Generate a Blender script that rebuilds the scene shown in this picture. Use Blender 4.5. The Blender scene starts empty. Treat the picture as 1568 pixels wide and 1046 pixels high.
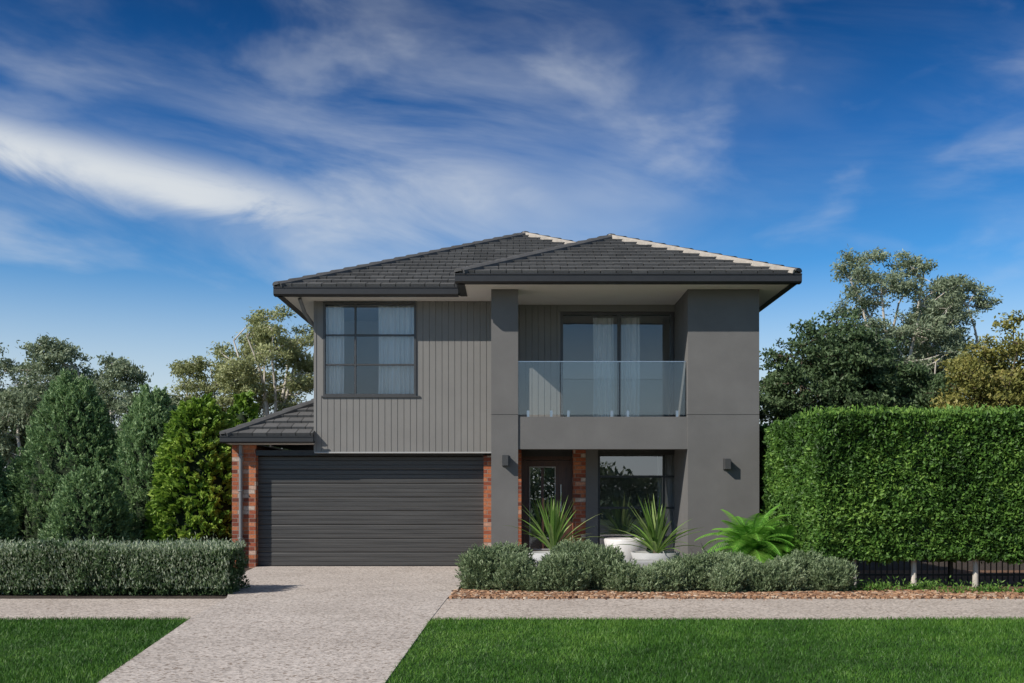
import bpy, math, random
import numpy as np
from mathutils import Vector, Matrix
random.seed(7)
RS = np.random.RandomState
scene = bpy.context.scene
scene.view_settings.view_transform = 'Standard'
scene.view_settings.look = 'None'
scene.view_settings.exposure = 0

# ------------------------------------------------------------------ materials
def nodes_of(name):
    m = bpy.data.materials.new(name); m.use_nodes = True
    nt = m.node_tree
    return m, nt, nt.nodes['Principled BSDF']

def ramp(nt, stops, interp='LINEAR'):
    r = nt.nodes.new('ShaderNodeValToRGB'); r.color_ramp.interpolation = interp
    els = r.color_ramp.elements
    while len(els) > 1: els.remove(els[-1])
    els[0].position = stops[0][0]; els[0].color = (*stops[0][1], 1)
    for p, c in stops[1:]:
        e = els.new(p); e.color = (*c, 1)
    return r

def mat_basic(name, col, rough=0.6, var=0.12, nscale=6.0, bump=0.0, bscale=80.0, metal=0.0, spec=0.5, stretch=(1,1,1), bdist=0.01):
    m, nt, b = nodes_of(name)
    tc = nt.nodes.new('ShaderNodeTexCoord')
    mp = nt.nodes.new('ShaderNodeMapping'); mp.inputs['Scale'].default_value = stretch
    nt.links.new(tc.outputs['Object'], mp.inputs['Vector'])
    n = nt.nodes.new('ShaderNodeTexNoise'); n.inputs['Scale'].default_value = nscale
    n.inputs['Detail'].default_value = 5; n.inputs['Roughness'].default_value = 0.6
    nt.links.new(mp.outputs[0], n.inputs['Vector'])
    lo = tuple(max(0, c*(1-var)) for c in col); hi = tuple(min(1, c*(1+var)) for c in col)
    r = ramp(nt, [(0.3, lo), (0.7, hi)])
    nt.links.new(n.outputs['Fac'], r.inputs['Fac'])
    nt.links.new(r.outputs['Color'], b.inputs['Base Color'])
    b.inputs['Roughness'].default_value = rough
    b.inputs['Metallic'].default_value = metal
    b.inputs['Specular IOR Level'].default_value = spec
    if bump > 0:
        n2 = nt.nodes.new('ShaderNodeTexNoise'); n2.inputs['Scale'].default_value = bscale
        n2.inputs['Detail'].default_value = 3
        nt.links.new(mp.outputs[0], n2.inputs['Vector'])
        bp = nt.nodes.new('ShaderNodeBump'); bp.inputs['Strength'].default_value = bump
        bp.inputs['Distance'].default_value = bdist
        nt.links.new(n2.outputs['Fac'], bp.inputs['Height'])
        nt.links.new(bp.outputs[0], b.inputs['Normal'])
    return m

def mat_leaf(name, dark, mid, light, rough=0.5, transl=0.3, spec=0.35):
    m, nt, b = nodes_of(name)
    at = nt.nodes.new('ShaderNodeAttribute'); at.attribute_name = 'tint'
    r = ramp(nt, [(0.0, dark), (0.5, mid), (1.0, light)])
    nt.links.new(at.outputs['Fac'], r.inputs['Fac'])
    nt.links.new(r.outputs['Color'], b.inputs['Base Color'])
    b.inputs['Roughness'].default_value = rough
    b.inputs['Specular IOR Level'].default_value = spec
    tr = nt.nodes.new('ShaderNodeBsdfTranslucent')
    nt.links.new(r.outputs['Color'], tr.inputs['Color'])
    mx = nt.nodes.new('ShaderNodeMixShader'); mx.inputs[0].default_value = transl
    nt.links.new(b.outputs[0], mx.inputs[1]); nt.links.new(tr.outputs[0], mx.inputs[2])
    nt.links.new(mx.outputs[0], nt.nodes['Material Output'].inputs['Surface'])
    return m

def mat_tint(name, stops, rough=0.8, bump=0.0):
    m, nt, b = nodes_of(name)
    at = nt.nodes.new('ShaderNodeAttribute'); at.attribute_name = 'tint'
    r = ramp(nt, stops)
    nt.links.new(at.outputs['Fac'], r.inputs['Fac'])
    tc = nt.nodes.new('ShaderNodeTexCoord')
    n = nt.nodes.new('ShaderNodeTexNoise'); n.inputs['Scale'].default_value = 30
    nt.links.new(tc.outputs['Object'], n.inputs['Vector'])
    mx = nt.nodes.new('ShaderNodeMixRGB'); mx.blend_type = 'MULTIPLY'; mx.inputs[0].default_value = 0.5
    nt.links.new(r.outputs[0], mx.inputs[1]); nt.links.new(n.outputs['Fac'], mx.inputs[2])
    nt.links.new(mx.outputs[0], b.inputs['Base Color'])
    b.inputs['Roughness'].default_value = rough
    return m

def mat_brick():
    m, nt, b = nodes_of('red_brick')
    tc = nt.nodes.new('ShaderNodeTexCoord'); s = nt.nodes.new('ShaderNodeSeparateXYZ')
    nt.links.new(tc.outputs['Object'], s.inputs[0])
    ad = nt.nodes.new('ShaderNodeMath'); nt.links.new(s.outputs[0], ad.inputs[0]); nt.links.new(s.outputs[1], ad.inputs[1])
    c = nt.nodes.new('ShaderNodeCombineXYZ'); nt.links.new(ad.outputs[0], c.inputs[0]); nt.links.new(s.outputs[2], c.inputs[1])
    br = nt.nodes.new('ShaderNodeTexBrick')
    br.inputs['Scale'].default_value = 1; br.inputs['Brick Width'].default_value = 0.24
    br.inputs['Row Height'].default_value = 0.086; br.inputs['Mortar Size'].default_value = 0.006
    br.inputs['Mortar Smooth'].default_value = 0.2
    br.inputs['Color1'].default_value = (0,0,0,1); br.inputs['Color2'].default_value = (1,1,1,1)
    br.inputs['Bias'].default_value = 0
    nt.links.new(c.outputs[0], br.inputs['Vector'])
    r = ramp(nt, [(0.0,(0.16,0.04,0.022)),(0.3,(0.34,0.085,0.04)),(0.6,(0.46,0.14,0.055)),(0.88,(0.52,0.18,0.08)),(0.95,(0.55,0.42,0.34))])
    nt.links.new(br.outputs['Color'], r.inputs['Fac'])
    n = nt.nodes.new('ShaderNodeTexNoise'); n.inputs['Scale'].default_value = 25; n.inputs['Detail'].default_value = 4
    nt.links.new(tc.outputs['Object'], n.inputs['Vector'])
    rr = ramp(nt, [(0.3,(0.65,0.65,0.65)),(0.7,(1.1,1.1,1.1))]); nt.links.new(n.outputs['Fac'], rr.inputs[0])
    mu = nt.nodes.new('ShaderNodeMixRGB'); mu.blend_type='MULTIPLY'; mu.inputs[0].default_value=1
    nt.links.new(r.outputs[0], mu.inputs[1]); nt.links.new(rr.outputs[0], mu.inputs[2])
    mx = nt.nodes.new('ShaderNodeMixRGB'); nt.links.new(br.outputs['Fac'], mx.inputs[0])
    nt.links.new(mu.outputs[0], mx.inputs[1]); mx.inputs[2].default_value = (0.28,0.22,0.18,1)
    nt.links.new(mx.outputs[0], b.inputs['Base Color'])
    bp = nt.nodes.new('ShaderNodeBump'); bp.invert = True; bp.inputs['Strength'].default_value = 0.8; bp.inputs['Distance'].default_value=0.01
    nt.links.new(br.outputs['Fac'], bp.inputs['Height']); nt.links.new(bp.outputs[0], b.inputs['Normal'])
    b.inputs['Roughness'].default_value = 0.85
    return m

def mat_aggregate(name, base):
    m, nt, b = nodes_of(name)
    tc = nt.nodes.new('ShaderNodeTexCoord')
    v = nt.nodes.new('ShaderNodeTexVoronoi'); v.inputs['Scale'].default_value = 38
    nt.links.new(tc.outputs['Object'], v.inputs['Vector'])
    sp = nt.nodes.new('ShaderNodeSeparateColor'); nt.links.new(v.outputs['Color'], sp.inputs[0])
    r = ramp(nt, [(0.0,tuple(c*f for c,f in zip(base,(0.42,0.34,0.27)))),(0.15,tuple(c*0.7 for c in base)),(0.45,base),(1.0,tuple(min(1,c*1.3) for c in base))])
    nt.links.new(sp.outputs[0], r.inputs[0])
    n = nt.nodes.new('ShaderNodeTexNoise'); n.inputs['Scale'].default_value = 0.7; n.inputs['Detail'].default_value = 7; n.inputs['Roughness'].default_value=0.68
    nt.links.new(tc.outputs['Object'], n.inputs['Vector'])
    rr = ramp(nt, [(0.3,(0.82,0.80,0.78)),(0.7,(1.05,1.04,1.03))]); nt.links.new(n.outputs['Fac'], rr.inputs[0])
    mu = nt.nodes.new('ShaderNodeMixRGB'); mu.blend_type='MULTIPLY'; mu.inputs[0].default_value=1
    nt.links.new(r.outputs[0], mu.inputs[1]); nt.links.new(rr.outputs[0], mu.inputs[2])
    nt.links.new(mu.outputs[0], b.inputs['Base Color'])
    bp = nt.nodes.new('ShaderNodeBump'); bp.inputs['Strength'].default_value=0.4; bp.inputs['Distance'].default_value=0.005
    nt.links.new(v.outputs['Distance'], bp.inputs['Height']); nt.links.new(bp.outputs[0], b.inputs['Normal'])
    b.inputs['Roughness'].default_value = 0.85
    return m

def mat_glass(name, tint, refl):
    m = bpy.data.materials.new(name); m.use_nodes = True; nt = m.node_tree
    for n in list(nt.nodes):
        if n.type != 'OUTPUT_MATERIAL': nt.nodes.remove(n)
    t = nt.nodes.new('ShaderNodeBsdfTransparent'); t.inputs[0].default_value = (*tint,1)
    g = nt.nodes.new('ShaderNodeBsdfGlossy'); g.inputs['Roughness'].default_value = 0.0; g.inputs[0].default_value=(0.95,0.97,1,1)
    lw = nt.nodes.new('ShaderNodeLayerWeight'); lw.inputs['Blend'].default_value = 0.15
    mr = nt.nodes.new('ShaderNodeMapRange'); mr.inputs['To Min'].default_value = refl; mr.inputs['To Max'].default_value = 1
    nt.links.new(lw.outputs['Fresnel'], mr.inputs[0])
    tc = nt.nodes.new('ShaderNodeTexCoord')
    n = nt.nodes.new('ShaderNodeTexNoise'); n.inputs['Scale'].default_value = 1.1
    nt.links.new(tc.outputs['Object'], n.inputs['Vector'])
    bp = nt.nodes.new('ShaderNodeBump'); bp.inputs['Strength'].default_value=0.15; bp.inputs['Distance'].default_value=0.01
    nt.links.new(n.outputs['Fac'], bp.inputs['Height']); nt.links.new(bp.outputs[0], g.inputs['Normal'])
    mx = nt.nodes.new('ShaderNodeMixShader')
    nt.links.new(mr.outputs[0], mx.inputs[0]); nt.links.new(t.outputs[0], mx.inputs[1]); nt.links.new(g.outputs[0], mx.inputs[2])
    nt.links.new(mx.outputs[0], nt.nodes['Material Output'].inputs['Surface'])
    return m

M_render = mat_basic('grey_render', (0.145,0.141,0.136), 0.9, 0.10, 1.2, 0.5, 60, bdist=0.006)
M_clad = mat_basic('cladding_paint', (0.205,0.198,0.186), 0.7, 0.05, 2.0, 0.1, 60)
M_trim = mat_basic('dark_trim', (0.028,0.028,0.029), 0.45, 0.1, 5)
M_frame = mat_basic('window_frame_grey', (0.06,0.06,0.06), 0.4, 0.08, 5)
M_ltrim = mat_basic('pale_trim', (0.4,0.4,0.39), 0.6, 0.05, 5)
M_soffit = mat_basic('soffit_white', (0.80,0.77,0.73), 0.8, 0.03, 2)
M_brick = mat_brick()
M_gdoor = mat_basic('garage_door_steel', (0.062,0.060,0.057), 0.42, 0.42, 3.0, 0.25, 20, stretch=(0.22,1,18), bdist=0.004)
M_glass = mat_glass('window_glass', (0.92,0.94,0.94), 0.09)
M_glass_low = mat_glass('tinted_window_glass', (0.7,0.72,0.72), 0.22)
M_bglass = mat_glass('balustrade_glass', (0.90,0.93,0.93), 0.06)
M_room = mat_basic('interior_plaster', (0.65,0.64,0.62), 0.9, 0.03, 2)
M_roomd = mat_basic('interior_floor', (0.3,0.25,0.2), 0.6, 0.2, 4)
M_metal = mat_basic('downpipe_grey', (0.2,0.2,0.2), 0.45, 0.06, 5)
M_steel = mat_basic('brushed_steel', (0.6,0.6,0.6), 0.3, 0.05, 5, metal=1)
M_wood = mat_basic('timber_door', (0.075,0.034,0.022), 0.4, 0.35, 5, 0.1, 30, stretch=(6,6,0.6))
M_tile = mat_tint('roof_tile', [(0,(0.09,0.089,0.088)),(0.5,(0.15,0.148,0.146)),(1,(0.21,0.207,0.203))], 0.7)
M_cap = mat_basic('ridge_cap', (0.085,0.085,0.086), 0.75, 0.25, 5)
M_sunhip = mat_basic('sunlit_hip_tone', (0.40,0.36,0.31), 0.9, 0.2, 10)  # pale tone painted in for the sunlit edges of the right-hand hips
M_drive = mat_aggregate('exposed_aggregate', (0.53,0.475,0.43))
M_path = mat_aggregate('footpath_aggregate', (0.53,0.465,0.41))
M_soil = mat_basic('soil', (0.05,0.035,0.025), 0.95, 0.4, 8, 0.8, 40, bdist=0.03)
M_mulch = mat_basic('mulch', (0.20,0.11,0.065), 0.95, 0.6, 30, 0.9, 60, bdist=0.03)
M_chip = mat_tint('rock_chips', [(0,(0.14,0.07,0.045)),(0.4,(0.48,0.25,0.13)),(0.8,(0.68,0.42,0.25)),(1,(0.75,0.62,0.48))], 0.85)
M_conc = mat_basic('concrete', (0.30,0.29,0.28), 0.85, 0.15, 4, 0.4, 60, bdist=0.005)
M_pot = mat_basic('planter_concrete', (0.42,0.42,0.41), 0.8, 0.12, 4, 0.3, 60, bdist=0.004)
M_asph = mat_basic('asphalt', (0.05,0.05,0.052), 0.9, 0.2, 20, 0.5, 150)
M_white = mat_basic('white_ceramic', (0.72,0.70,0.68), 0.4, 0.04, 4)
M_fence = mat_basic('black_steel', (0.012,0.012,0.013), 0.4, 0.1, 5)
M_bark_w = mat_basic('pale_bark', (0.55,0.50,0.43), 0.85, 0.3, 6, 0.3, 30, stretch=(1,1,0.3))
M_bark = mat_basic('brown_bark', (0.12,0.09,0.065), 0.9, 0.3, 8, 0.5, 40, stretch=(1,1,0.3))
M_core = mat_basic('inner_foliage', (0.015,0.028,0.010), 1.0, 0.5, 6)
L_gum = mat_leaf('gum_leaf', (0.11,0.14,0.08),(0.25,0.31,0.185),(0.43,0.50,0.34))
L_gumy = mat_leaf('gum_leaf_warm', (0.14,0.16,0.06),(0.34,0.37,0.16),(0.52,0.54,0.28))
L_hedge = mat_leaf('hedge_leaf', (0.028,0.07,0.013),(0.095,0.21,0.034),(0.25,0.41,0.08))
L_dark = mat_leaf('dark_leaf', (0.035,0.06,0.026),(0.09,0.15,0.062),(0.19,0.27,0.12))
L_pit = mat_leaf('pittosporum_leaf', (0.06,0.11,0.04),(0.18,0.30,0.115),(0.38,0.52,0.26))
L_bright = mat_leaf('broad_leaf', (0.055,0.11,0.015),(0.19,0.33,0.042),(0.42,0.56,0.10))
L_olive = mat_leaf('olive_gold_leaf', (0.10,0.12,0.03),(0.27,0.27,0.07),(0.5,0.42,0.14))
L_west = mat_leaf('westringia_leaf', (0.075,0.115,0.05),(0.20,0.275,0.135),(0.42,0.50,0.30))
L_lhedge = mat_leaf('low_hedge_leaf', (0.035,0.07,0.025),(0.12,0.20,0.075),(0.50,0.55,0.40))
L_yucca = mat_leaf('yucca_leaf', (0.07,0.14,0.025),(0.17,0.31,0.06),(0.46,0.54,0.22))
L_fern = mat_leaf('cycad_leaf', (0.05,0.16,0.018),(0.15,0.38,0.045),(0.34,0.6,0.11))
L_grass = mat_leaf('grass_blade', (0.024,0.08,0.007),(0.062,0.17,0.017),(0.16,0.30,0.046), transl=0.2)

# ------------------------------------------------------------------ mesh helpers
def empty(name, loc=(0,0,0)):
    e = bpy.data.objects.new(name, None); e.location = loc; e.empty_display_size = 0.2
    scene.collection.objects.link(e); return e

def obj_from(name, verts, faces, mats, parent=None, midx=None, smooth=False, tint=None):
    me = bpy.data.meshes.new(name); me.from_pydata(verts, [], faces)
    if not isinstance(mats, (list, tuple)): mats = [mats]
    for m in mats: me.materials.append(m)
    if midx is not None: me.polygons.foreach_set('material_index', midx)
    if smooth: me.polygons.foreach_set('use_smooth', [True]*len(me.polygons))
    if tint is not None:
        a = me.attributes.new('tint','FLOAT','FACE'); a.data.foreach_set('value', tint)
    me.update()
    o = bpy.data.objects.new(name, me); scene.collection.objects.link(o)
    if parent: o.parent = parent
    return o

BF = [(0,3,2,1),(4,5,6,7),(0,1,5,4),(1,2,6,5),(2,3,7,6),(3,0,4,7)]
def box(name, x0,x1,y0,y1,z0,z1, mat, parent=None, bevel=0.0):
    v = [(x0,y0,z0),(x1,y0,z0),(x1,y1,z0),(x0,y1,z0),(x0,y0,z1),(x1,y0,z1),(x1,y1,z1),(x0,y1,z1)]
    o = obj_from(name, v, BF, mat, parent)
    if bevel > 0:
        b = o.modifiers.new('b','BEVEL'); b.width = bevel; b.segments = 2
    return o

BAD=[]
class Acc:
    def __init__(s): s.v=[]; s.q=[]; s.m=[]; s.t=[]; s.n=0
    def add(s, v, q, mi=0, t=0.5):
        v=np.asarray(v,float).reshape(-1,3); q=np.asarray(q,int).reshape(-1,4)
        s.v.append(v); s.q.append(q+s.n); s.n+=len(v)
        s.m.append(np.full(len(q),mi)); s.t.append(np.broadcast_to(np.asarray(t,float),(len(q),)).copy())
    def box(s,x0,x1,y0,y1,z0,z1,mi=0,t=0.5):
        s.add([(x0,y0,z0),(x1,y0,z0),(x1,y1,z0),(x0,y1,z0),(x0,y0,z1),(x1,y0,z1),(x1,y1,z1),(x0,y1,z1)],BF,mi,t)
    def tube(s, pts, rads, mi=0, k=7, t=0.5):
        pts=np.asarray(pts,float); n=len(pts); V=[]
        for i in range(n):
            d = pts[min(i+1,n-1)]-pts[max(i-1,0)]; d/= (np.linalg.norm(d)+1e-9)
            a = np.cross(d,[0,0,1.0]) if abs(d[2])<0.9 else np.cross(d,[1.0,0,0])
            a/=(np.linalg.norm(a)+1e-9); b=np.cross(d,a)
            for j in range(k):
                th=2*math.pi*j/k; V.append(pts[i]+rads[i]*(math.cos(th)*a+math.sin(th)*b))
        Q=[(i*k+j,i*k+(j+1)%k,(i+1)*k+(j+1)%k,(i+1)*k+j) for i in range(n-1) for j in range(k)]
        s.add(V,Q,mi,t)
    def leaves(s, P, L, W, mi, t, rng, D=None, spread=1.0, N=None):
        n=len(P); r=rng.normal(size=(n,3))
        if D is not None: r = D + spread*r
        d=r/np.linalg.norm(r,axis=1,keepdims=True)
        a=rng.normal(size=(n,3))
        w=np.cross(d,a)
        w/= (np.linalg.norm(w,axis=1,keepdims=True)+1e-9)
        nn=np.cross(d,w)
        L=(np.asarray(L)*rng.uniform(0.7,1.3,n))[:,None]; W=(np.asarray(W)*rng.uniform(0.7,1.3,n))[:,None]
        v0=P-d*L*0.5; v2=P+d*L*0.5; v1=P+w*W*0.5+nn*W*0.15; v3=P-w*W*0.5+nn*W*0.15
        V=np.stack([v0,v1,v2,v3],1).reshape(-1,3)
        s.add(V,np.arange(4*n).reshape(-1,4),mi,t)
    def build(s,name,mats,parent=None,smooth=False):
        V=np.concatenate(s.v); Q=np.concatenate(s.q); me=bpy.data.meshes.new(name)
        if not np.isfinite(V).all(): BAD.append(name)
        me.vertices.add(len(V)); me.vertices.foreach_set('co',V.ravel())
        me.loops.add(Q.size); me.loops.foreach_set('vertex_index',Q.ravel().astype(np.int32))
        me.polygons.add(len(Q)); me.polygons.foreach_set('loop_start',np.arange(0,Q.size,4,dtype=np.int32))
        for m in mats: me.materials.append(m)
        me.polygons.foreach_set('material_index',np.concatenate(s.m).astype(np.int32))
        me.update(calc_edges=True)
        me.polygons.foreach_set('use_smooth',np.full(len(Q),bool(smooth)))
        a=me.attributes.new('tint','FLOAT','FACE'); a.data.foreach_set('value',np.clip(np.concatenate(s.t),0,1))
        me.update()
        o=bpy.data.objects.new(name,me); scene.collection.objects.link(o)
        if parent: o.parent=parent
        return o

def wav(P, sc, seed=0):
    x,y,z=P[:,0]*sc+seed,P[:,1]*sc+seed*1.7,P[:,2]*sc+seed*0.6
    return (np.sin(x*1.0+1.3*np.sin(y*0.9+z*0.7))+np.sin(y*1.37+1.1*np.sin(z*1.1+x*0.5))+np.sin(z*1.21+1.2*np.sin(x*1.3-y*0.4)))/3

# ------------------------------------------------------------------ ground
ground = box('ground', -400,400,-400,400,-0.4,-0.05, mat_basic('ground_grass',(0.05,0.085,0.025),0.95,0.4,0.3), None)
M_lawn = mat_basic('lawn_base',(0.04,0.10,0.014),0.95,0.45,3.0,0.8,120,bdist=0.02)
lawn = obj_from('lawn', [(-40,-17.5,-0.012),(40,-17.5,-0.012),(40,-9.0,-0.012),(-40,-9.0,-0.012)], [(0,1,2,3)], M_lawn)
road = box('road', -120,120,-27,-17.75,-0.3,-0.045, M_asph)
kerb = Acc(); kerb.box(-120,-3.4,-17.74,-17.52,-0.2,0.02); kerb.box(-0.8,120,-17.74,-17.52,-0.2,0.02); kerb.box(-3.39,-0.81,-17.74,-17.52,-0.2,-0.03)
kerb.build('kerb',[M_conc])
soil = obj_from('garden_soil', [(-40,-6.7,-0.02),(40,-6.7,-0.02),(40,40,-0.02),(-40,40,-0.02)], [(0,1,2,3)], M_soil)
path = box('footpath', -40,40,-9.08,-6.68,-0.1,-0.002, M_path, None)
dv = [(-5.45,0.2),(-0.45,0.2),(-0.75,-3),(-0.95,-6.5),(-0.99,-9.1),(-1.02,-13.2),(-1.05,-17.5),(-2.9,-17.5),(-3.33,-13.25),(-3.86,-9.6),(-3.95,-9.0),(-4.2,-6.6),(-5.2,-2.5)]
n=len(dv)
drive = obj_from('driveway', [(x,y,0.004) for x,y in dv]+[(x,y,-0.1) for x,y in dv],
   [tuple(range(n-1,-1,-1))]+[(i,(i+1)%n,n+(i+1)%n,n+i) for i in range(n)], M_drive)
bed = obj_from('garden_bed', [(-0.93,-6.62,-0.008),(40,-6.62,-0.008),(40,-1.0,-0.008),(-0.5,-1.0,-0.008),(-0.72,-3,-0.008)], [(0,1,2,3,4)], M_mulch)
porch = box('porch_slab', 0.125,3.46,-1.5,0.25,-0.1,0.1, M_conc, None, 0.01)

rng=RS(1); G=Acc()
def inpoly(x,y,poly):
    c=np.zeros(len(x),bool); j=len(poly)-1
    for i in range(len(poly)):
        xi,yi=poly[i]; xj,yj=poly[j]
        c^=((yi>y)!=(yj>y))&(x<(xj-xi)*(y-yi)/(yj-yi+1e-12)+xi); j=i
    return c
N=300000
x=rng.uniform(-9,9,N); y=rng.uniform(-14.4,-9.05,N)
k=~inpoly(x,y,dv); x=x[k];y=y[k]; n=len(x)
P=np.stack([x,y,np.full(n,-0.012)],1)
h=rng.uniform(0.018,0.045,n)*(1+0.3*wav(P,1.3)); ang=rng.uniform(0,6.28,n); w=rng.uniform(0.002,0.0048,n)
lean=rng.normal(0,0.018,(n,2))
dx=np.stack([np.cos(ang)*w,np.sin(ang)*w,np.zeros(n)],1)
top=P+np.stack([lean[:,0],lean[:,1],h],1)
V=np.stack([P-dx,P+dx,top+dx*0.3,top-dx*0.3],1).reshape(-1,3)
G.add(V,np.arange(4*n).reshape(-1,4),0,np.clip(0.45+0.28*wav(P,0.8,3)+0.22*wav(P,3.7,5)+0.15*wav(P,11,8)+rng.normal(0,0.18,n),0,1))
G.build('lawn_grass',[L_grass])

C=Acc(); rng=RS(2)
def chips(x0,x1,y0,y1,n,s0,s1):
    for i in range(n):
        cx,cy=rng.uniform(x0,x1),rng.uniform(y0,y1)
        s=rng.uniform(s0,s1); b=np.array([(-1,-1,-1),(1,-1,-1),(1,1,-1),(-1,1,-1),(-1,-1,1),(1,-1,1),(1,1,1),(-1,1,1)],float)
        b*= (1+rng.uniform(-0.35,0.35,(8,3))); b*=np.array([s,s*0.7,s*0.45])
        a=rng.uniform(0,6.28); c,sn=math.cos(a),math.sin(a)
        b=b@np.array([[c,-sn,0],[sn,c,0],[0,0,1]])
        C.add(b+[cx,cy,s*0.2],BF,0,rng.uniform(0,1))
chips(-0.92,12,-6.64,-5.4,7500,0.012,0.032)
chips(-0.8,5,-5.6,-2.5,1500,0.012,0.03)
chips(-0.95,9,-6.9,-6.6,160,0.006,0.014)
C.build('rock_mulch',[M_chip])

# ------------------------------------------------------------------ house
H = empty('two_storey_house')
PITCH=0.465
def clip(poly, cv):
    out=poly
    for i in range(len(cv)):
        a=cv[i]; b=cv[(i+1)%len(cv)]
        nx,ny=-(b[1]-a[1]),(b[0]-a[0])
        inp=out; out=[]
        if not inp: return []
        for j in range(len(inp)):
            p=inp[j]; q=inp[(j+1)%len(inp)]
            dp=(p[0]-a[0])*nx+(p[1]-a[1])*ny; dq=(q[0]-a[0])*nx+(q[1]-a[1])*ny
            if dp>=0: out.append(p)
            if (dp>=0)!=(dq>=0):
                t=dp/(dp-dq); out.append((p[0]+t*(q[0]-p[0]),p[1]+t*(q[1]-p[1])))
    return out
RV=[];RF=[];RT=[]
rng=RS(4)
def slope(O, e, upxy, pitch, plan):
    e=Vector((*e,0)).normalized(); h=Vector((*upxy,0)).normalized(); ca=1/math.sqrt(1+pitch**2); sa=pitch*ca
    u=h*ca+Vector((0,0,sa)); nrm=e.cross(u)
    if nrm.z<0: nrm=-nrm
    O=Vector(O); poly=[]
    for (x,y) in plan:
        d=Vector((x,y,0))-Vector((O.x,O.y,0)); poly.append((d.dot(e), d.dot(h)/ca))
    area=sum(poly[i][0]*poly[(i+1)%len(poly)][1]-poly[(i+1)%len(poly)][0]*poly[i][1] for i in range(len(poly)))
    if area<0: poly=poly[::-1]
    b0=len(RV)
    for a,b in poly: RV.append(O+e*a+u*b)
    RF.append(list(range(b0,len(RV)))); RT.append(0.0)
    amin=min(p[0] for p in poly); amax=max(p[0] for p in poly); bmax=max(p[1] for p in poly)
    g=0.315; w=0.30; r=0
    while r*g<bmax:
        B0=r*g-0.02; B1=(r+1)*g; a=amin-(w/2 if r%2 else 0)
        while a<amax:
            pl=clip([(a+0.007,B0),(a+w-0.007,B0),(a+w-0.007,B1),(a+0.007,B1)], [(p[0],p[1]) if p[1]>0.001 else (p[0],-0.03) for p in poly])
            if len(pl)>=3:
                jt=rng.uniform(-0.004,0.004); s=len(RV); k=len(pl)
                for (pa,pb) in pl:
                    hh=0.070-0.056*(pb-B0)/(B1-B0)+jt; RV.append(O+e*pa+u*pb+nrm*hh)
                for (pa,pb) in pl: RV.append(O+e*pa+u*pb+nrm*0.002)
                tt=float(np.clip(rng.normal(0.5,0.16),0,1))
                RF.append(list(range(s,s+k))); RT.append(tt)
                for i in range(k): RF.append([s+i,s+k+i,s+k+(i+1)%k,s+(i+1)%k]); RT.append(tt)
            a+=w
        r+=1
ze=5.76
Aq=(-4.77,-1.0);Bq=(-1.01,-1.0);Vq=(2.22,2.23);Pq=(0.34,4.11);Dq=(-1.01,-2.2);Cq=(5.45,-2.2);Qq=(2.22,1.03);Rq=(0.34,10.9)
slope((-4.77,-1.0,ze),(1,0),(0,1),PITCH,[Aq,Bq,Vq,Pq])
slope((-4.77,-1.0,ze),(0,1),(1,0),PITCH,[Aq,Pq,Rq,(-4.77,16.0)])
slope((-1.01,-2.2,ze),(1,0),(0,1),PITCH,[Dq,Cq,Qq])
slope((-1.01,-2.2,ze),(0,1),(1,0),PITCH,[Dq,Qq,Vq,Bq])
slope((5.45,-2.2,ze),(0,1),(-1,0),PITCH,[Cq,(5.45,2.23),Vq,Qq])
slope((5.45,-2.2,ze),(0,1),(-1,0),PITCH,[Vq,(5.45,2.23),(5.45,16.0),Rq,Pq])
slope((-4.77,16.0,ze),(1,0),(0,-1),PITCH,[(-4.77,16.0),(5.45,16.0),Rq])
zl=2.76; LP=0.52
slope((-5.99,-0.55,zl),(1,0),(0,1),LP,[(-5.99,-0.55),(-4.135,-0.55),(-4.135,1.305)])
slope((-5.99,-0.55,zl),(0,1),(1,0),LP,[(-5.99,-0.55),(-4.135,1.305),(-4.135,8),(-5.99,8)])
obj_from('tiled_roof',[tuple(v) for v in RV],RF,M_tile,H,tint=RT)
def P3(p, run): return np.array([p[0],p[1],ze+PITCH*run])
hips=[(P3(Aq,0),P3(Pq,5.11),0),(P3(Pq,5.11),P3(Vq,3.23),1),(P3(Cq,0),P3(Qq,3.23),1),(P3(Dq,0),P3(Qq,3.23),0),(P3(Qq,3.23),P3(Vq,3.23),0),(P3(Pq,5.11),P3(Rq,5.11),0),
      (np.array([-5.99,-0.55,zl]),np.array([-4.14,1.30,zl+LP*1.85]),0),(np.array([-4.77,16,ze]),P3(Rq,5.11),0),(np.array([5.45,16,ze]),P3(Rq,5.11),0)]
K=Acc()
for p0,p1,lit in hips:
    if p0[2]>p1[2]: p0,p1=p1,p0
    d=p1-p0; Ln=np.linalg.norm(d); d/=Ln; sd=np.cross(d,[0,0,1.0]); sd/=np.linalg.norm(sd); up=np.cross(sd,d)
    m=max(1,int(Ln/0.36)); st=Ln/m
    for i in range(m):
        a=p0+d*(i*st-0.03); b=p0+d*((i+1)*st+0.03); V=[]
        for (c,rr,lift) in ((a,0.12,0.02),(b,0.10,0.004)):
            for j in range(7):
                th=math.pi*j/6; V.append(c+sd*math.cos(th)*rr+up*(math.sin(th)*rr*0.55+0.025+lift))
        Q=[(j,j+1,8+j,7+j) for j in range(6)]
        Q+= [(0,1,2,3),(0,3,4,6)]
        K.add(V,Q,0,0.5)
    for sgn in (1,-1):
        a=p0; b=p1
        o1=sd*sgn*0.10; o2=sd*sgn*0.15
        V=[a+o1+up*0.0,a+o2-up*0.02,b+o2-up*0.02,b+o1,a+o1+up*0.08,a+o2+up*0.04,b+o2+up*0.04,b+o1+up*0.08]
        K.add(V,BF,1 if lit else 0,0.5)  # strips on right-hand hips carry sunlight as a paler colour
K.build('ridge_capping',[M_cap,M_sunhip],H)

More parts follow.
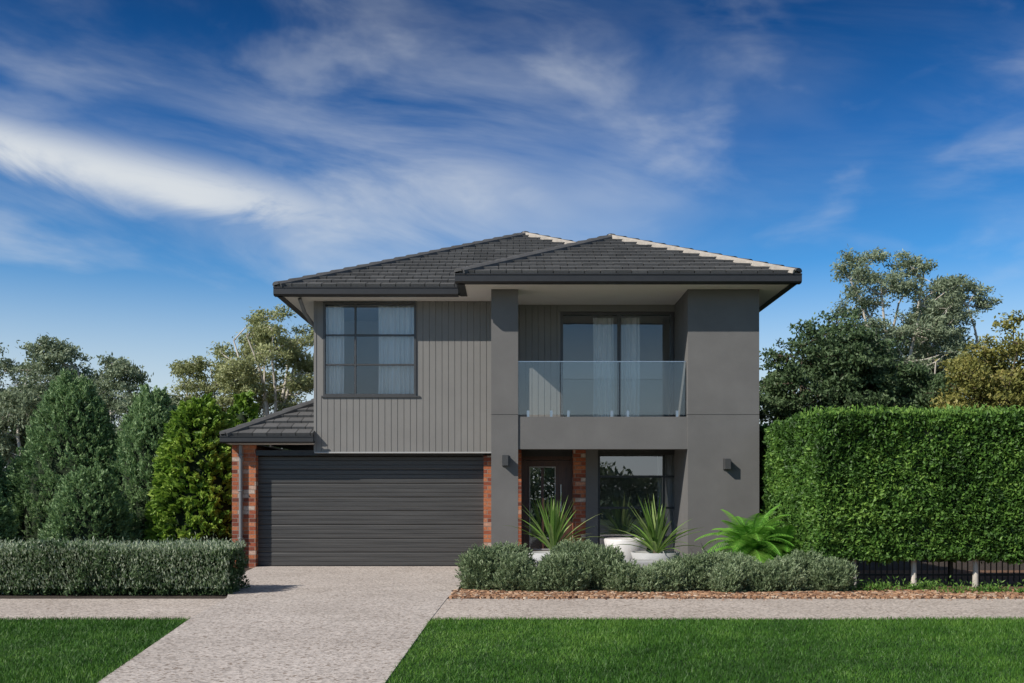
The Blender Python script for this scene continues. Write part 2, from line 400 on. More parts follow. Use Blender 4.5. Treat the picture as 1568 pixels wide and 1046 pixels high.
def gutter(name,p0,p1,z0,z1,out):
    d=np.array([p1[0]-p0[0],p1[1]-p0[1],0.0]); o=np.array([*out,0.0])
    prof=[(-0.10,z0+0.0),(0.03,z0),(0.065,z0+0.03),(0.065,z1-0.03),(0.08,z1-0.02),(0.08,z1),(0.055,z1),(0.05,z0+0.05),(-0.10,z0+0.05)]
    V=[];k=len(prof)
    for t in (0,1):
        b=np.array([p0[0],p0[1],0.0])+d*t
        for a,z in prof: V.append(tuple(b+o*a+np.array([0,0,z])))
    F=[(i,(i+1)%k,k+(i+1)%k,k+i) for i in range(k)]+[tuple(range(k-1,-1,-1)),tuple(range(k,2*k))]
    obj_from(name,V,F,M_trim,H)
g0,g1=5.57,5.745
gutter('gutter_1',(-4.84,-1.0),(-1.09,-1.0),g0,g1,(0,-1))
gutter('gutter_2',(-4.77,16),(-4.77,-1.0),g0,g1,(-1,0))
gutter('gutter_3',(-1.09,-2.2),(5.53,-2.2),g0,g1,(0,-1))
gutter('gutter_4',(-1.01,-0.95),(-1.01,-2.2),g0,g1,(-1,0))
gutter('gutter_5',(5.45,-2.2),(5.45,16),g0,g1,(1,0))
gutter('gutter_6',(-6.06,-0.55),(-4.12,-0.55),2.60,2.75,(0,-1))
gutter('gutter_7',(-5.99,8),(-5.99,-0.55),2.60,2.75,(-1,0))
box('soffit_main',-4.70,5.38,-0.93,15.9,5.585,5.605,M_soffit,H)
box('soffit_portico',-0.94,5.38,-2.13,-0.931,5.585,5.605,M_soffit,H)
box('soffit_garage',-5.95,-4.13,-0.5,-0.1,2.59,2.61,M_soffit,H)
ZT=5.584
def rendered(name,x0,x1,y0,y1,z0,z1,zj):
    box(name+'_lower',x0,x1,y0,y1,z0,zj-0.005,M_render,H)
    box(name+'_joint',x0+0.012,x1-0.012,y0+0.012,y1-0.012,zj-0.006,zj+0.006,M_render,H)
    box(name+'_upper',x0,x1,y0,y1,zj+0.005,z1,M_render,H)
rendered('portico_column',-0.41,0.12,-1.6,-1.07,-0.05,ZT,3.11)
rendered('portico_wall',3.47,4.88,-1.6,0.1,-0.05,ZT,3.11)
box('portico_beam',0.12,3.47,-1.57,-1.27,2.43,3.07,M_render,H)
box('portico_side_beam',-0.38,0.09,-1.07,-0.41,2.44,3.07,M_render,H)
box('balcony_floor',0.0,3.6,-1.28,0.0,2.9,3.06,M_conc,H)
box('porch_ceiling',0.0,3.6,-1.27,0.6,2.60,2.64,M_soffit,H)
box('house_side_wall',4.62,4.875,0.1,15.4,-0.05,ZT,M_clad,H)
box('house_rear_wall',-4.1,4.87,15.4,15.6,-0.05,ZT,M_clad,H)
def clad(name,x0,x1,z0,z1,y,ph=0.0):
    xs=[];sp=0.133;g=0.007;x=math.ceil((x0-ph)/sp)*sp+ph
    prof=[(x0,0.0)]
    while x<x1-0.02:
        if x-g>x0: prof+=[(x-g,0),(x-g*0.6,0.009),(x+g*0.6,0.009),(x+g,0)]
        x+=sp
    prof.append((x1,0.0)); k=len(prof)
    V=[(a,y+b,z0) for a,b in prof]+[(a,y+b,z1) for a,b in prof]+[(x1,y+0.1,z0),(x0,y+0.1,z0),(x1,y+0.1,z1),(x0,y+0.1,z1)]
    F=[(i,i+1,k+i+1,k+i) for i in range(k-1)]
    F+=[(k-1,2*k,2*k+2,2*k-1),(2*k+1,0,k,2*k+3),tuple([2*k+1,2*k]+list(range(k-1,-1,-1))),tuple([2*k+3]+list(range(k,2*k))+[2*k+2])]
    obj_from(name,V,F,M_clad,H)
yu=-0.40
clad('cladding_below_window',-4.13,-0.2,2.43,3.58,yu)
clad('cladding_beside_window',-1.93,-0.2,3.58,ZT,yu)
box('window_surround_left',-4.13,-3.95,yu,yu+0.1,3.58,ZT,M_clad,H)
box('window_surround_right',-2.01,-1.93,yu,yu+0.1,3.58,ZT,M_clad,H)
box('window_sill_trim',-3.99,-1.93,yu-0.03,yu-0.001,3.565,3.60,M_frame,H)
box('cladding_base_trim',-4.14,-0.3,yu-0.015,yu+0.2,2.40,2.428,M_ltrim,H)
box('corner_trim',-4.15,-4.10,yu-0.012,yu-0.001,2.43,ZT,M_clad,H)
box('upper_left_wall',-4.128,-4.0,yu+0.1,15.4,2.43,ZT,M_clad,H)
box('upper_return_wall',-0.32,-0.2,yu+0.1,0.1,2.43,ZT,M_clad,H)
clad('balcony_cladding',-0.2,1.03,3.0,ZT,0.0,0.03)
box('balcony_head',1.03,3.47,0.0,0.12,5.44,ZT,M_clad,H)
box('floor_slab',-4.0,4.62,0.12,15.4,2.66,3.0,M_roomd,H)
box('overhang_floor',-4.0,-0.33,-0.28,0.12,2.47,3.0,M_clad,H)

def curtain(name,x0,x1,z0,z1,y,amp=0.035,wl=0.11,seed=0):
    n=max(8,int((x1-x0)/0.012)); r=RS(seed); V=[]
    ph=np.cumsum(r.uniform(0.6,1.4,n+1))*(x1-x0)/n/wl*6.28
    for i in range(n+1):
        x=x0+(x1-x0)*i/n
        for kz in range(6):
            tz=kz/5; V.append((x+0.012*math.sin(tz*3+i*0.2),y+amp*(0.6+0.4*(1-tz))*math.sin(ph[i]),z0+(z1-z0)*tz))
    F=[(i*6+j,(i+1)*6+j,(i+1)*6+j+1,i*6+j+1) for i in range(n) for j in range(5)]
    return obj_from(name,V,F,M_curt,H,smooth=True)
M_curt=mat_leaf('curtain_fabric',(0.86,0.86,0.84),(0.88,0.88,0.86),(0.86,0.86,0.84),rough=0.9,transl=0.3)

def window(name,x0,x1,z0,z1,y,vb,hb,glass,fw=0.045,dep=0.09,bw=0.035,fm=None):
    fm=fm or M_frame; F=Acc()
    F.box(x0,x1,y,y+dep,z1-fw,z1); F.box(x0,x1,y,y+dep,z0,z0+fw)
    F.box(x0,x0+fw,y,y+dep,z0+fw,z1-fw); F.box(x1-fw,x1,y,y+dep,z0+fw,z1-fw)
    for v in vb: F.box(v-bw/2,v+bw/2,y+0.012,y+dep-0.012,z0+fw,z1-fw)
    for h in hb: F.box(x0+fw,x1-fw,y+0.016,y+dep-0.016,h-bw/2,h+bw/2)
    F.build(name+'_frame',[fm],H)
    xs=[x0+fw]+list(vb)+[x1-fw]; zs=[z0+fw]+list(hb)+[z1-fw]; V=[];Q=[]
    r=RS(int(abs(x0*100)))
    for i in range(len(xs)-1):
        for j in range(len(zs)-1):
            k=len(V); d=r.uniform(-0.0025,0.0025,4)
            V+=[(xs[i],y+dep/2+d[0],zs[j]),(xs[i+1],y+dep/2+d[1],zs[j]),(xs[i+1],y+dep/2+d[1]+d[2],zs[j+1]),(xs[i],y+dep/2+d[0]+d[2],zs[j+1])]
            Q.append((k,k+1,k+2,k+3))
    obj_from(name+'_glass',V,Q,glass,H)
window('upper_window',-3.95,-2.01,3.60,5.55,yu-0.03,[-3.28],[4.25,4.87],M_glass,fw=0.04)
curtain('curtain_1',-3.93,-3.55,3.62,5.5,yu+0.12,seed=1)
curtain('curtain_2',-2.82,-2.05,3.62,5.5,yu+0.12,seed=2)
box('upper_room_back',-4.0,-0.2,2.0,2.1,3.0,ZT,M_room,H)
box('upper_partition',-0.18,-0.08,0.12,15.3,3.0,ZT,M_room,H)
box('balcony_room_back',-0.08,4.62,2.4,2.5,3.0,ZT,M_room,H)
window('balcony_door',1.03,3.66,3.075,5.43,0.0,[2.29,3.42],[],M_glass,fw=0.06,bw=0.07,dep=0.12)
curtain('balcony_curtain',1.75,2.2,3.1,5.35,0.25,seed=6)
curtain('balcony_curtain_side',2.36,2.75,3.1,5.35,0.25,seed=5)
BL=Acc()
for a,b in ((0.125,0.95),(0.97,2.13),(2.15,3.46)): BL.box(a,b,-1.45,-1.438,3.12,4.17)
BL.build('balustrade_glass_panels',[M_bglass],H)
SP=Acc()
for sx in (0.32,0.78,1.12,1.98,2.3,3.28): SP.box(sx-0.025,sx+0.025,-1.475,-1.41,3.06,3.2)
SP.box(0.12,3.47,-1.455,-1.433,4.17,4.185)
SP.build('balustrade_spigots',[M_steel],H)

box('brick_pier_left',-5.92,-5.42,-0.2,8,-0.05,2.585,M_brick,H)
box('brick_pier_right',-0.6,-0.15,-0.2,0.2,-0.05,2.355,M_brick,H)
box('garage_header',-5.42,-0.6,-0.2,0.05,2.36,2.39,M_trim,H)
box('garage_header_board',-5.415,-0.3,-0.19,0.06,2.391,2.47,M_trim,H)
box('garage_back',-5.4,-0.2,6,6.1,-0.05,2.6,M_room,H)
prof=[]
npan=8;ph=2.35/npan
for i in range(npan):
    z0=i*ph+0.012
    prof+=[(0.03,z0),(0.006,z0+0.004),(0.0,z0+0.02),(0.0,z0+ph*0.31),(0.008,z0+ph*0.33),(0.0,z0+ph*0.35),(0.0,z0+ph*0.63),(0.008,z0+ph*0.65),(0.0,z0+ph*0.67),(0.0,z0+ph-0.03),(0.008,z0+ph-0.012),(0.03,z0+ph-0.008)]
V=[(-5.42,a,z) for a,z in prof]+[(-0.6,a,z) for a,z in prof];k=len(prof)
obj_from('garage_door',V,[(i,k+i,k+i+1,i+1) for i in range(k-1)],M_gdoor,H)
box('garage_door_seal',-5.42,-0.6,-0.005,0.03,0.006,0.02,M_fence,H)
D=Acc(); D.tube([(-5.72,-0.26,2.58),(-5.72,-0.26,2.3),(-5.72,-0.26,0.05)],[0.04]*3,0,12)
for zz in (0.6,1.6,2.35): D.box(-5.77,-5.67,-0.3,-0.2,zz,zz+0.025)
D.build('downpipe',[M_metal],H,True)
D=Acc(); D.tube([(-4.35,-0.85,5.55),(-4.3,-0.6,5.3),(-4.2,-0.1,5.1),(-4.18,0.1,4.9),(-4.18,0.1,3.5)],[0.04]*5,0,12); D.build('upper_downpipe',[M_metal],H,True)
box('entry_side_wall',-0.1,0.2,0.0,0.8,-0.05,2.6,M_brick,H)
box('entry_wall_under_stairs',-0.15,-0.1,0.0,0.6,-0.05,2.6,M_brick,H)
box('entry_brick_pier',1.31,1.57,-0.03,0.35,-0.05,2.6,M_brick,H)
box('window_blade',1.57,1.83,-0.05,0.3,-0.05,2.6,M_render,H)
box('entry_header',0.2,1.31,0.3,0.42,2.36,2.6,M_trim,H)
box('window_brick_base',1.83,3.47,0.0,0.25,-0.05,0.26,M_brick,H)
box('window_header',1.83,3.47,0.0,0.25,2.43,2.6,M_trim,H)
window('living_window',1.83,3.68,0.262,2.43,0.02,[3.25],[0.62,1.25,1.92],M_glass_low,fw=0.05,bw=0.045,fm=M_trim)
D=Acc()
D.box(0.2,1.31,0.30,0.40,2.28,2.36); D.box(0.2,0.27,0.30,0.40,0.1,2.28); D.box(1.24,1.31,0.30,0.40,0.1,2.28)
for a,b in ((0.27,0.39),(0.63,0.69),(0.93,1.24)): D.box(a,b,0.32,0.37,0.12,2.27)
D.box(0.39,0.93,0.321,0.369,0.12,0.36); D.box(0.39,0.93,0.321,0.369,2.12,2.27)
D.build('front_door',[M_wood],H)
box('front_door_glass',0.39,0.93,0.34,0.346,0.36,2.12,M_glass_low,H)
D=Acc()
for a,b in ((0.375,0.395),(0.925,0.945)): D.box(a,b,0.31,0.32,0.34,2.14)
D.box(0.395,0.925,0.31,0.32,2.12,2.14); D.box(0.395,0.925,0.31,0.32,0.34,0.36)
D.build('door_glazing_trim',[M_ltrim],H)
D=Acc(); D.tube([(1.06,0.26,0.85),(1.06,0.26,1.75)],[0.016,0.016],0,10); D.tube([(1.06,0.26,0.95),(1.06,0.33,0.95)],[0.01,0.01]); D.tube([(1.06,0.26,1.65),(1.06,0.33,1.65)],[0.01,0.01])
D.build('door_pull_handle',[M_steel],H,True)
box('living_back',-0.1,4.6,3.0,3.1,-0.05,2.6,M_room,H)
box('living_floor',-0.1,4.6,0.4,3.0,-0.04,0.02,M_roomd,H)
curtain('living_curtain',3.15,3.6,0.3,2.4,0.35,seed=8)
for i,(lx,lz) in enumerate(((-0.13,2.2),(4.23,2.13))):
    D=Acc(); D.box(lx-0.065,lx+0.065,-1.625,-1.6-0.001,lz-0.11,lz+0.11); D.box(lx-0.055,lx+0.055,-1.76,-1.626,lz-0.10,lz+0.10)
    D.build('wall_light_fitting_%d'%i,[M_frame],H)

def lathe(name,c,prof,mat,k=24,parent=None):
    V=[(c[0]+r*math.cos(2*math.pi*j/k),c[1]+r*math.sin(2*math.pi*j/k),c[2]+z) for r,z in prof for j in range(k)]
    F=[(i*k+j,i*k+(j+1)%k,(i+1)*k+(j+1)%k,(i+1)*k+j) for i in range(len(prof)-1) for j in range(k)]
    F.append(tuple(range(k-1,-1,-1)))
    return obj_from(name,V,F,mat,parent,smooth=True)
lathe('tub_chair',(2.35,-0.75,0.1),[(0.3,0),(0.38,0.12),(0.46,0.50),(0.44,0.53),(0.38,0.48),(0.3,0.3),(0.01,0.28)],M_white)
# ------------------------------------------------------------------ planters & architectural plants
def bowl(name,x,y,r,h,m=None):
    return lathe(name,(x,y,0),[(r*0.55,0),(r*0.8,h*0.4),(r,h),(r*0.93,h),(r*0.86,h*0.86),(0.01,h*0.85)],m or M_pot)
bowl('concrete_planter',0.72,-2.75,0.46,0.46)
bowl('concrete_planter',2.66,-2.75,0.46,0.46)
bowl('concrete_planter',4.2,-3.7,0.26,0.46,M_white)
box('garden_step',1.95,2.75,-3.9,-3.3,-0.02,0.36,M_pot,None,0.015)
box('garden_step',0.0,0.45,-3.6,-3.0,-0.02,0.34,M_pot,None,0.015)
def yucca(name,x,y,z,hgt,seed,n=46):
    r=RS(seed); a=Acc()
    a.tube([(x,y,z-0.1),(x,y,z+0.18)],[0.06,0.05],1,8)
    for i in range(n):
        az=r.uniform(0,6.28); t=(i+0.5)/n; el=math.radians(88-60*t**1.1+r.uniform(-7,7)); L=hgt*r.uniform(0.65,1.1)
        d=np.array([math.cos(az)*math.cos(el),math.sin(az)*math.cos(el),math.sin(el)]); w=np.array([-math.sin(az),math.cos(az),0])
        p=np.array([x,y,z+0.15-0.1*t]); V=[];m=7;dr=d.copy()
        for j in range(m):
            s=j/(m-1); wd=0.034*(0.55+1.3*s*(1-s)*1.6)*(1-s**3)+0.001
            fold=np.array([0,0,1.0])*wd*0.35
            V+=[p-w*wd+fold,p,p+w*wd+fold]
            p=p+dr*L/(m-1); dr=dr+np.array([0,0,-0.13*t*(1+s)]); dr/=np.linalg.norm(dr)
        Q=[(j*3+c,j*3+c+1,j*3+c+4,j*3+c+3) for j in range(m-1) for c in (0,1)]
        a.add(V,Q,0,np.clip(r.normal(0.45,0.27),0,1))
    a.build(name,[L_yucca,M_bark])
yucca('yucca_plant',0.76,-2.75,0.38,1.12,1,56)
yucca('yucca_plant',2.68,-2.75,0.36,1.05,2,62)
def cycad(name,x,y,z,L,seed,n=34):
    r=RS(seed); a=Acc()
    a.tube([(x,y,-0.02),(x,y,z)],[0.13,0.10],1,10)
    for i in range(n):
        az=i*2.4+r.uniform(-0.2,0.2); t=i/n; el=math.radians(80-68*t); Ln=L*r.uniform(0.85,1.1)
        d=np.array([math.cos(az)*math.cos(el),math.sin(az)*math.cos(el),math.sin(el)]); side=np.array([-math.sin(az),math.cos(az),0])
        p=np.array([x,y,z]); pts=[p.copy()];dr=d.copy();m=16
        for j in range(m):
            p=p+dr*Ln/m; dr=dr+np.array([0,0,-0.125]); dr/=np.linalg.norm(dr); pts.append(p.copy())
        a.tube(pts,[0.008]*len(pts),0,4,0.5)
        tn=r.normal(0.55,0.2)
        for j in range(2,m+1):
          for h in (0,0.5):
            if j==m and h: continue
            q=pts[j]+(pts[min(j+1,m)]-pts[j])*h; s=(j+h)/m; ll=0.22*math.sin(math.pi*min(1,s*0.85+0.13))+0.02
            dd=pts[j]-pts[j-1]; dd/=np.linalg.norm(dd)
            for sg in (1,-1):
                ld=side*sg+dd*0.55+np.array([0,0,-0.25]); ld/=np.linalg.norm(ld); w=dd*0.013
                a.add([q-w,q+w,q+ld*ll+w*0.3,q+ld*ll-w*0.3],[(0,1,2,3)],0,np.clip(tn+r.normal(0,0.12),0,1))
    a.build(name,[L_fern,M_bark_w])
cycad('cycad_plant',4.2,-3.7,0.46,1.05,3,54)
cycad('cycad_plant',4.85,-3.55,0.45,0.8,4,40)

# ------------------------------------------------------------------ shrubs and hedges
def shrub(name,x,y,rx,ry,h,seed,leaf,n=26000,L=0.10,W=0.035,cone=0.35,tb=0.45,up=1.0,tuft=0.16,jit=0.05,per=30,core=M_core,rough=1.0,skirt=0.75):
    r=RS(seed); a=Acc()
    nt=int(n/per); th=r.uniform(0,6.28,nt); t=r.uniform(0,1,nt)**0.85
    def prof(t): return np.maximum(0.05,(1-cone*t)*np.sqrt(np.clip(1-np.clip((t-0.45)/0.57,0,1)**2,0,1))*(skirt+(1-skirt)*np.clip(t/0.2,0,1)))
    D=np.stack([np.cos(th),np.sin(th),t*1.5],1)
    R=prof(t)*(1+rough*(0.16*wav(D*2.2,1.5,seed)+0.10*wav(D*6,1.6,seed+1)))
    hh=h*(1+0.05*wav(D*3,2,seed))
    C=np.stack([x+np.cos(th)*rx*R,y+np.sin(th)*ry*R,t*hh],1)
    tt=r.normal(0,0.15,nt)+0.18*wav(C,2.2,seed)
    idx=np.repeat(np.arange(nt),per); m=len(idx)
    s=r.uniform(-0.5,1,m); tl=r.uniform(0.6,1.5,nt)
    out=np.stack([np.cos(th),np.sin(th),up*(0.6+t)],1)+r.normal(0,0.25,(nt,3)); out/=np.linalg.norm(out,axis=1,keepdims=True)
    P=C[idx]+out[idx]*(s*tuft*tl[idx])[:,None]+r.normal(0,jit,(m,3))*(1.1-s)[:,None]
    P[:,2]=np.maximum(P[:,2],0.005)
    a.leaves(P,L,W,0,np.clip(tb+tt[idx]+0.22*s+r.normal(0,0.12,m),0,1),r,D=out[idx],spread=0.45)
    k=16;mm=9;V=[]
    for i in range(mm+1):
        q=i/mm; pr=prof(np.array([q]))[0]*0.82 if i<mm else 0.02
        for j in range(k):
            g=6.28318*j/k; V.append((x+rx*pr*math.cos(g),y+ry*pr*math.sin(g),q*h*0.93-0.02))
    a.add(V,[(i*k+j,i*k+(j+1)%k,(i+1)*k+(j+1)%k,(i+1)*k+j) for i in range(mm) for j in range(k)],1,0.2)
    a.build(name,[leaf,core])
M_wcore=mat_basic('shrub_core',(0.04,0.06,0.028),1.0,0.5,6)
WS=[(-0.42,-5.15,0.42,0.60),(0.02,-5.35,0.33,0.50),(-0.1,-4.7,0.4,0.62),(0.38,-5.5,0.24,0.32),(0.80,-5.4,0.35,0.50),(1.05,-4.9,0.44,0.68),(1.45,-5.2,0.40,0.62),(1.78,-5.5,0.27,0.38),
    (2.12,-5.6,0.25,0.30),(2.45,-5.5,0.30,0.36),(2.85,-5.35,0.36,0.46),(3.25,-5.15,0.36,0.50),(3.35,-5.65,0.24,0.32),(3.62,-5.4,0.33,0.44),(4.0,-5.5,0.30,0.36),(4.35,-5.35,0.34,0.42),(4.72,-5.2,0.36,0.52),(5.05,-5.45,0.32,0.42),
    (1.3,-4.4,0.34,0.55),(3.6,-4.7,0.36,0.48),(2.6,-4.9,0.26,0.34)]
r=RS(11)
for i,(cx,cy,rx,h) in enumerate(WS):
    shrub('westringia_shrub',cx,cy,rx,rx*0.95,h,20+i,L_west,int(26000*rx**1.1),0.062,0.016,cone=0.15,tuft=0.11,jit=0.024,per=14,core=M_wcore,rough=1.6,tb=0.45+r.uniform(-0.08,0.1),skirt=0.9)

def hedge(name,boxes,n_per,L,W,mats,seed,amp=0.06,core_in=0.12,tbias=0.45,up=0.3,extra=None,depth=0.055):
    a=Acc(); r=RS(seed)
    for (x0,x1,y0,y1,z0,z1,faces) in boxes:
        for f in faces:
            if f in('-y','+y'): A=(x1-x0)*(z1-z0); nrm=(0,-1 if f=='-y' else 1,0)
            elif f in('-x','+x'): A=(y1-y0)*(z1-z0); nrm=(-1 if f=='-x' else 1,0,0)
            elif f=='-z': A=(x1-x0)*(y1-y0); nrm=(0,0,-1)
            else: A=(x1-x0)*(y1-y0); nrm=(0,0,1)
            n=int(A*n_per*(0.35 if f=='+y' else 1)); nrm=np.array(nrm,float)
            P=np.stack([r.uniform(x0,x1,n),r.uniform(y0,y1,n),r.uniform(z0,z1,n)],1)
            ax=int(np.argmax(np.abs(nrm))); P[:,ax]={'-y':y0,'+y':y1,'-x':x0,'+x':x1,'+z':z1,'-z':z0}[f]
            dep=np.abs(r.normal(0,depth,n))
            disp=amp*(1.2*wav(P,2.6,seed)+0.9*wav(P,6.1,seed+2)+0.8*wav(P,14,seed+5)+0.5*wav(P,31,seed+7))-dep
            ez=np.minimum(z1-P[:,2],0.15) if f!='+z' else np.full(n,0.15)
            disp-= (0.15-ez)*0.3
            P=P+nrm*disp[:,None]
            sh=r.uniform(0,1,n)<0.04
            P[sh]+=nrm*r.uniform(0,0.08,(sh.sum(),1))+np.array([0,0,1.0])*r.uniform(0,0.05,(sh.sum(),1))
            t=tbias+0.30*wav(P,2.3,seed)+0.24*wav(P,11,seed+1)+r.normal(0,0.17,n)+sh*0.2-dep*1.5  # deeper leaves get a darker tint, inner shade put into the colour
            a.leaves(P,L,W,0,np.clip(t,0,1),r,D=nrm*0.6+np.array([0,0,up]),spread=0.7)
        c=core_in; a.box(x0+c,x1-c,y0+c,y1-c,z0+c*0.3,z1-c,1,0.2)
    if extra: extra(a,r)
    a.build(name,mats); return a
def trunks(a,r):
    for x in np.arange(5.66,14,1.0):
        x+=r.uniform(-0.03,0.03)
        a.tube([(x,-4.75,-0.03),(x+0.01,-4.74,0.3),(x,-4.7,0.9)],[0.05,0.042,0.04],2,10)
    n=9000; P=np.stack([r.uniform(5,14,n),r.uniform(-5.0,-3.9,n),2.84+np.abs(r.normal(0,0.06,n))],1)
    a.leaves(P,0.085,0.035,0,np.clip(r.normal(0.7,0.18,n),0,1),r,D=np.tile([0,0,1.0],(n,1)),spread=0.6)
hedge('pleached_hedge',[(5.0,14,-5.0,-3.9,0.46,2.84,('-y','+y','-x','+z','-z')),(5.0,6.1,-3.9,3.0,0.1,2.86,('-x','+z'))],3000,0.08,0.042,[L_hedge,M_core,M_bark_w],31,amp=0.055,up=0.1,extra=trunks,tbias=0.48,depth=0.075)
def shoots(a,r):
    n=11000; P=np.stack([r.uniform(-14,-4.3,n),r.uniform(-6.14,-5.1,n),0.68+np.abs(r.normal(0,0.05,n))],1)
    a.leaves(P,0.06,0.02,0,np.clip(r.normal(0.78,0.2,n),0,1),r,D=np.tile([0,0,1.0],(n,1)),spread=0.4)
    n=12000; P=np.stack([r.uniform(-14,-4.3,n),-6.1-np.abs(r.normal(0,0.05,n)),r.uniform(0.1,0.7,n)],1)
    a.leaves(P,0.06,0.02,0,np.clip(r.normal(0.72,0.22,n),0,1),r,D=np.tile([0,-0.4,1.0],(n,1)),spread=0.4)
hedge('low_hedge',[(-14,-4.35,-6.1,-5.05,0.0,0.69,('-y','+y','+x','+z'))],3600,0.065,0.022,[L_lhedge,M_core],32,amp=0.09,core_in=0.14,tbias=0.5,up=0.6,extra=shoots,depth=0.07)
a=Acc(); r=RS(77)
for i in range(34):
    cx,cy=5.35+i*0.25+r.uniform(-0.1,0.1),-5.6+r.uniform(-0.3,0.3); n=r.randint(60,260); s=r.uniform(0.05,0.14)
    P=np.stack([cx+r.normal(0,s*1.3,n),cy+r.normal(0,s*0.8,n),np.abs(r.normal(0,s*0.6,n))+0.01],1)
    a.leaves(P,0.07,0.02,0,np.clip(r.normal(0.55,0.2,n),0,1),r,D=np.tile([0,0,0.8],(n,1)),spread=0.7)
a.build('groundcover_plants',[L_hedge])
F=Acc()
for x in np.arange(5.3,14,0.1): F.box(x-0.008,x+0.008,-4.0,-3.984,0.02,0.98)
F.box(5.2,14,-4.012,-3.972,0.12,0.155); F.box(5.2,14,-4.012,-3.972,0.84,0.875)
for x in np.arange(5.2,14.2,2.4): F.box(x-0.03,x+0.03,-4.03,-3.955,-0.02,1.05)
F.build('picket_fence',[M_fence])

# ------------------------------------------------------------------ trees
def curve(p,q,r,bend=0.15,m=5):
    p=np.array(p,float);q=np.array(q,float); L=np.linalg.norm(q-p); off=r.normal(0,bend*L,3); off[2]-=0.12*L*0.5
    return [p+(q-p)*t+off*math.sin(math.pi*t)*0.6 for t in np.linspace(0,1,m)]
def gum(name,x,y,H_,zlow,cr,seed,nl=5,nc=46,lpc=420,leaf=L_gum,rc=0.6,L=0.17,W=0.06,bark=M_bark_w,trunk=0.22,tb=0.5,lean=0,ry=0.8,cut=-0.45):
    r=RS(seed); a=Acc(); C=[]
    cz=(H_+zlow)/2; rz=(H_-zlow)/2-rc*0.3; tries=0
    while len(C)<nc and tries<6000:
        tries+=1
        u=r.uniform(-1,1,3); d=np.linalg.norm(u)
        if d>1 or d<0.3: continue
        c=np.array([x+lean+u[0]*cr,y+u[1]*cr*ry,cz+u[2]*rz])
        if wav(c[None]*1.0,0.9,seed)[0]<cut: continue
        if all(np.linalg.norm(c-q)>rc*0.7 for q in C): C.append(c)
    fork=np.array([x+0.1,y,max(0.5,zlow*0.75)])
    a.tube(curve((x,y,-0.05),fork,r,0.03),[trunk,trunk*0.9,trunk*0.85,trunk*0.8,trunk*0.75],1,9)
    limbs=[]
    for i in range(nl):
        az=i*6.28/nl+r.uniform(-0.4,0.4); e=np.array([x+lean+math.cos(az)*cr*0.5,y+math.sin(az)*cr*0.4,cz+rz*r.uniform(0.0,0.65)])
        pts=curve(fork,e,r,0.1,7); a.tube(pts,np.linspace(trunk*0.6,trunk*0.15,7),1,7); limbs.append(pts)
    for c in C:
        best=None
        for pts in limbs:
            for k in range(1,7):
                p=pts[k]
                if p[2]<c[2]+0.2:
                    d=np.linalg.norm(p-c)
                    if best is None or d<best[0]: best=(d,p)
        p=best[1] if best else limbs[0][1]
        pts=curve(p,c,r,0.1,5); a.tube(pts,np.linspace(trunk*0.16,0.012,5),1,5)
        sub=r.randint(5,9); n=int(lpc*r.uniform(0.6,1.3)); cs=c+r.normal(0,rc*0.45,(sub,3))*[1,1,0.7]
        for s in cs:
            m=n//sub; P=s+r.normal(0,rc*0.25,(m,3))*[1.2,1.2,0.65]
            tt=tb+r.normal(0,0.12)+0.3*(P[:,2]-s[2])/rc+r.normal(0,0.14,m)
            a.leaves(P,L,W,0,np.clip(tt,0,1),r,D=np.tile([0,0,-0.25],(m,1)),spread=1)
            a.tube([c,(c+s)/2+r.normal(0,0.03,3),s],[0.014,0.01,0.006],1,4)
    a.build(name,[leaf,bark])
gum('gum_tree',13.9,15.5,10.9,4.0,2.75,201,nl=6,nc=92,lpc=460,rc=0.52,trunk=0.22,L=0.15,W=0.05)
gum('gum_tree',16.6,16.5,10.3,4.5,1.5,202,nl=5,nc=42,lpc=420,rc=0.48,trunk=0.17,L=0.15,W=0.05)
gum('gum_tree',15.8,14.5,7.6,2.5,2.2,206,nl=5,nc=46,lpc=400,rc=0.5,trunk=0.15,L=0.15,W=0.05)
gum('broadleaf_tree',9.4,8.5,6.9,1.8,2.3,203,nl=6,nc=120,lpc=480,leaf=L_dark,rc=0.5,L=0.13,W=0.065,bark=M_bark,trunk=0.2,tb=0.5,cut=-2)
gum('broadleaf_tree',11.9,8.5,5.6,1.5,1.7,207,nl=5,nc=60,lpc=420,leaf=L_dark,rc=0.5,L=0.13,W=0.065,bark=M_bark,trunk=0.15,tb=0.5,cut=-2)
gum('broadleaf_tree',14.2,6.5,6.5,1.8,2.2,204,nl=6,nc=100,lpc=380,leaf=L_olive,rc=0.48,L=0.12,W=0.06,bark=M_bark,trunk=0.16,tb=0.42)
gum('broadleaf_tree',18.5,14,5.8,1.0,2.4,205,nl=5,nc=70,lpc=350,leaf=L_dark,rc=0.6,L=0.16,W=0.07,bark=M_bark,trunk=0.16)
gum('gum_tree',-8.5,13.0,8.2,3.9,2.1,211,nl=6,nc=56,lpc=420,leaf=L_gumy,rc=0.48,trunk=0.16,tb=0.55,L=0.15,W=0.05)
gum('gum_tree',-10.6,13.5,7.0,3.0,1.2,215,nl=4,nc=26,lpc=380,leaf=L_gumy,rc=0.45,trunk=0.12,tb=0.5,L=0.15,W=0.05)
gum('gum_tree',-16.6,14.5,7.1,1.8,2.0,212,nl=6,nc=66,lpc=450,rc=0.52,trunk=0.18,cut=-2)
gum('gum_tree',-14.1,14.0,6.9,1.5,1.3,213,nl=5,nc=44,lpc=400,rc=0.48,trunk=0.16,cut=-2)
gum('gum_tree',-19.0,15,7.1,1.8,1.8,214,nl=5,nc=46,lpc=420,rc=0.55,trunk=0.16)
gum('gum_tree',-12.3,13.0,5.4,1.2,1.3,216,nl=4,nc=34,lpc=380,rc=0.5,trunk=0.13,cut=-2)
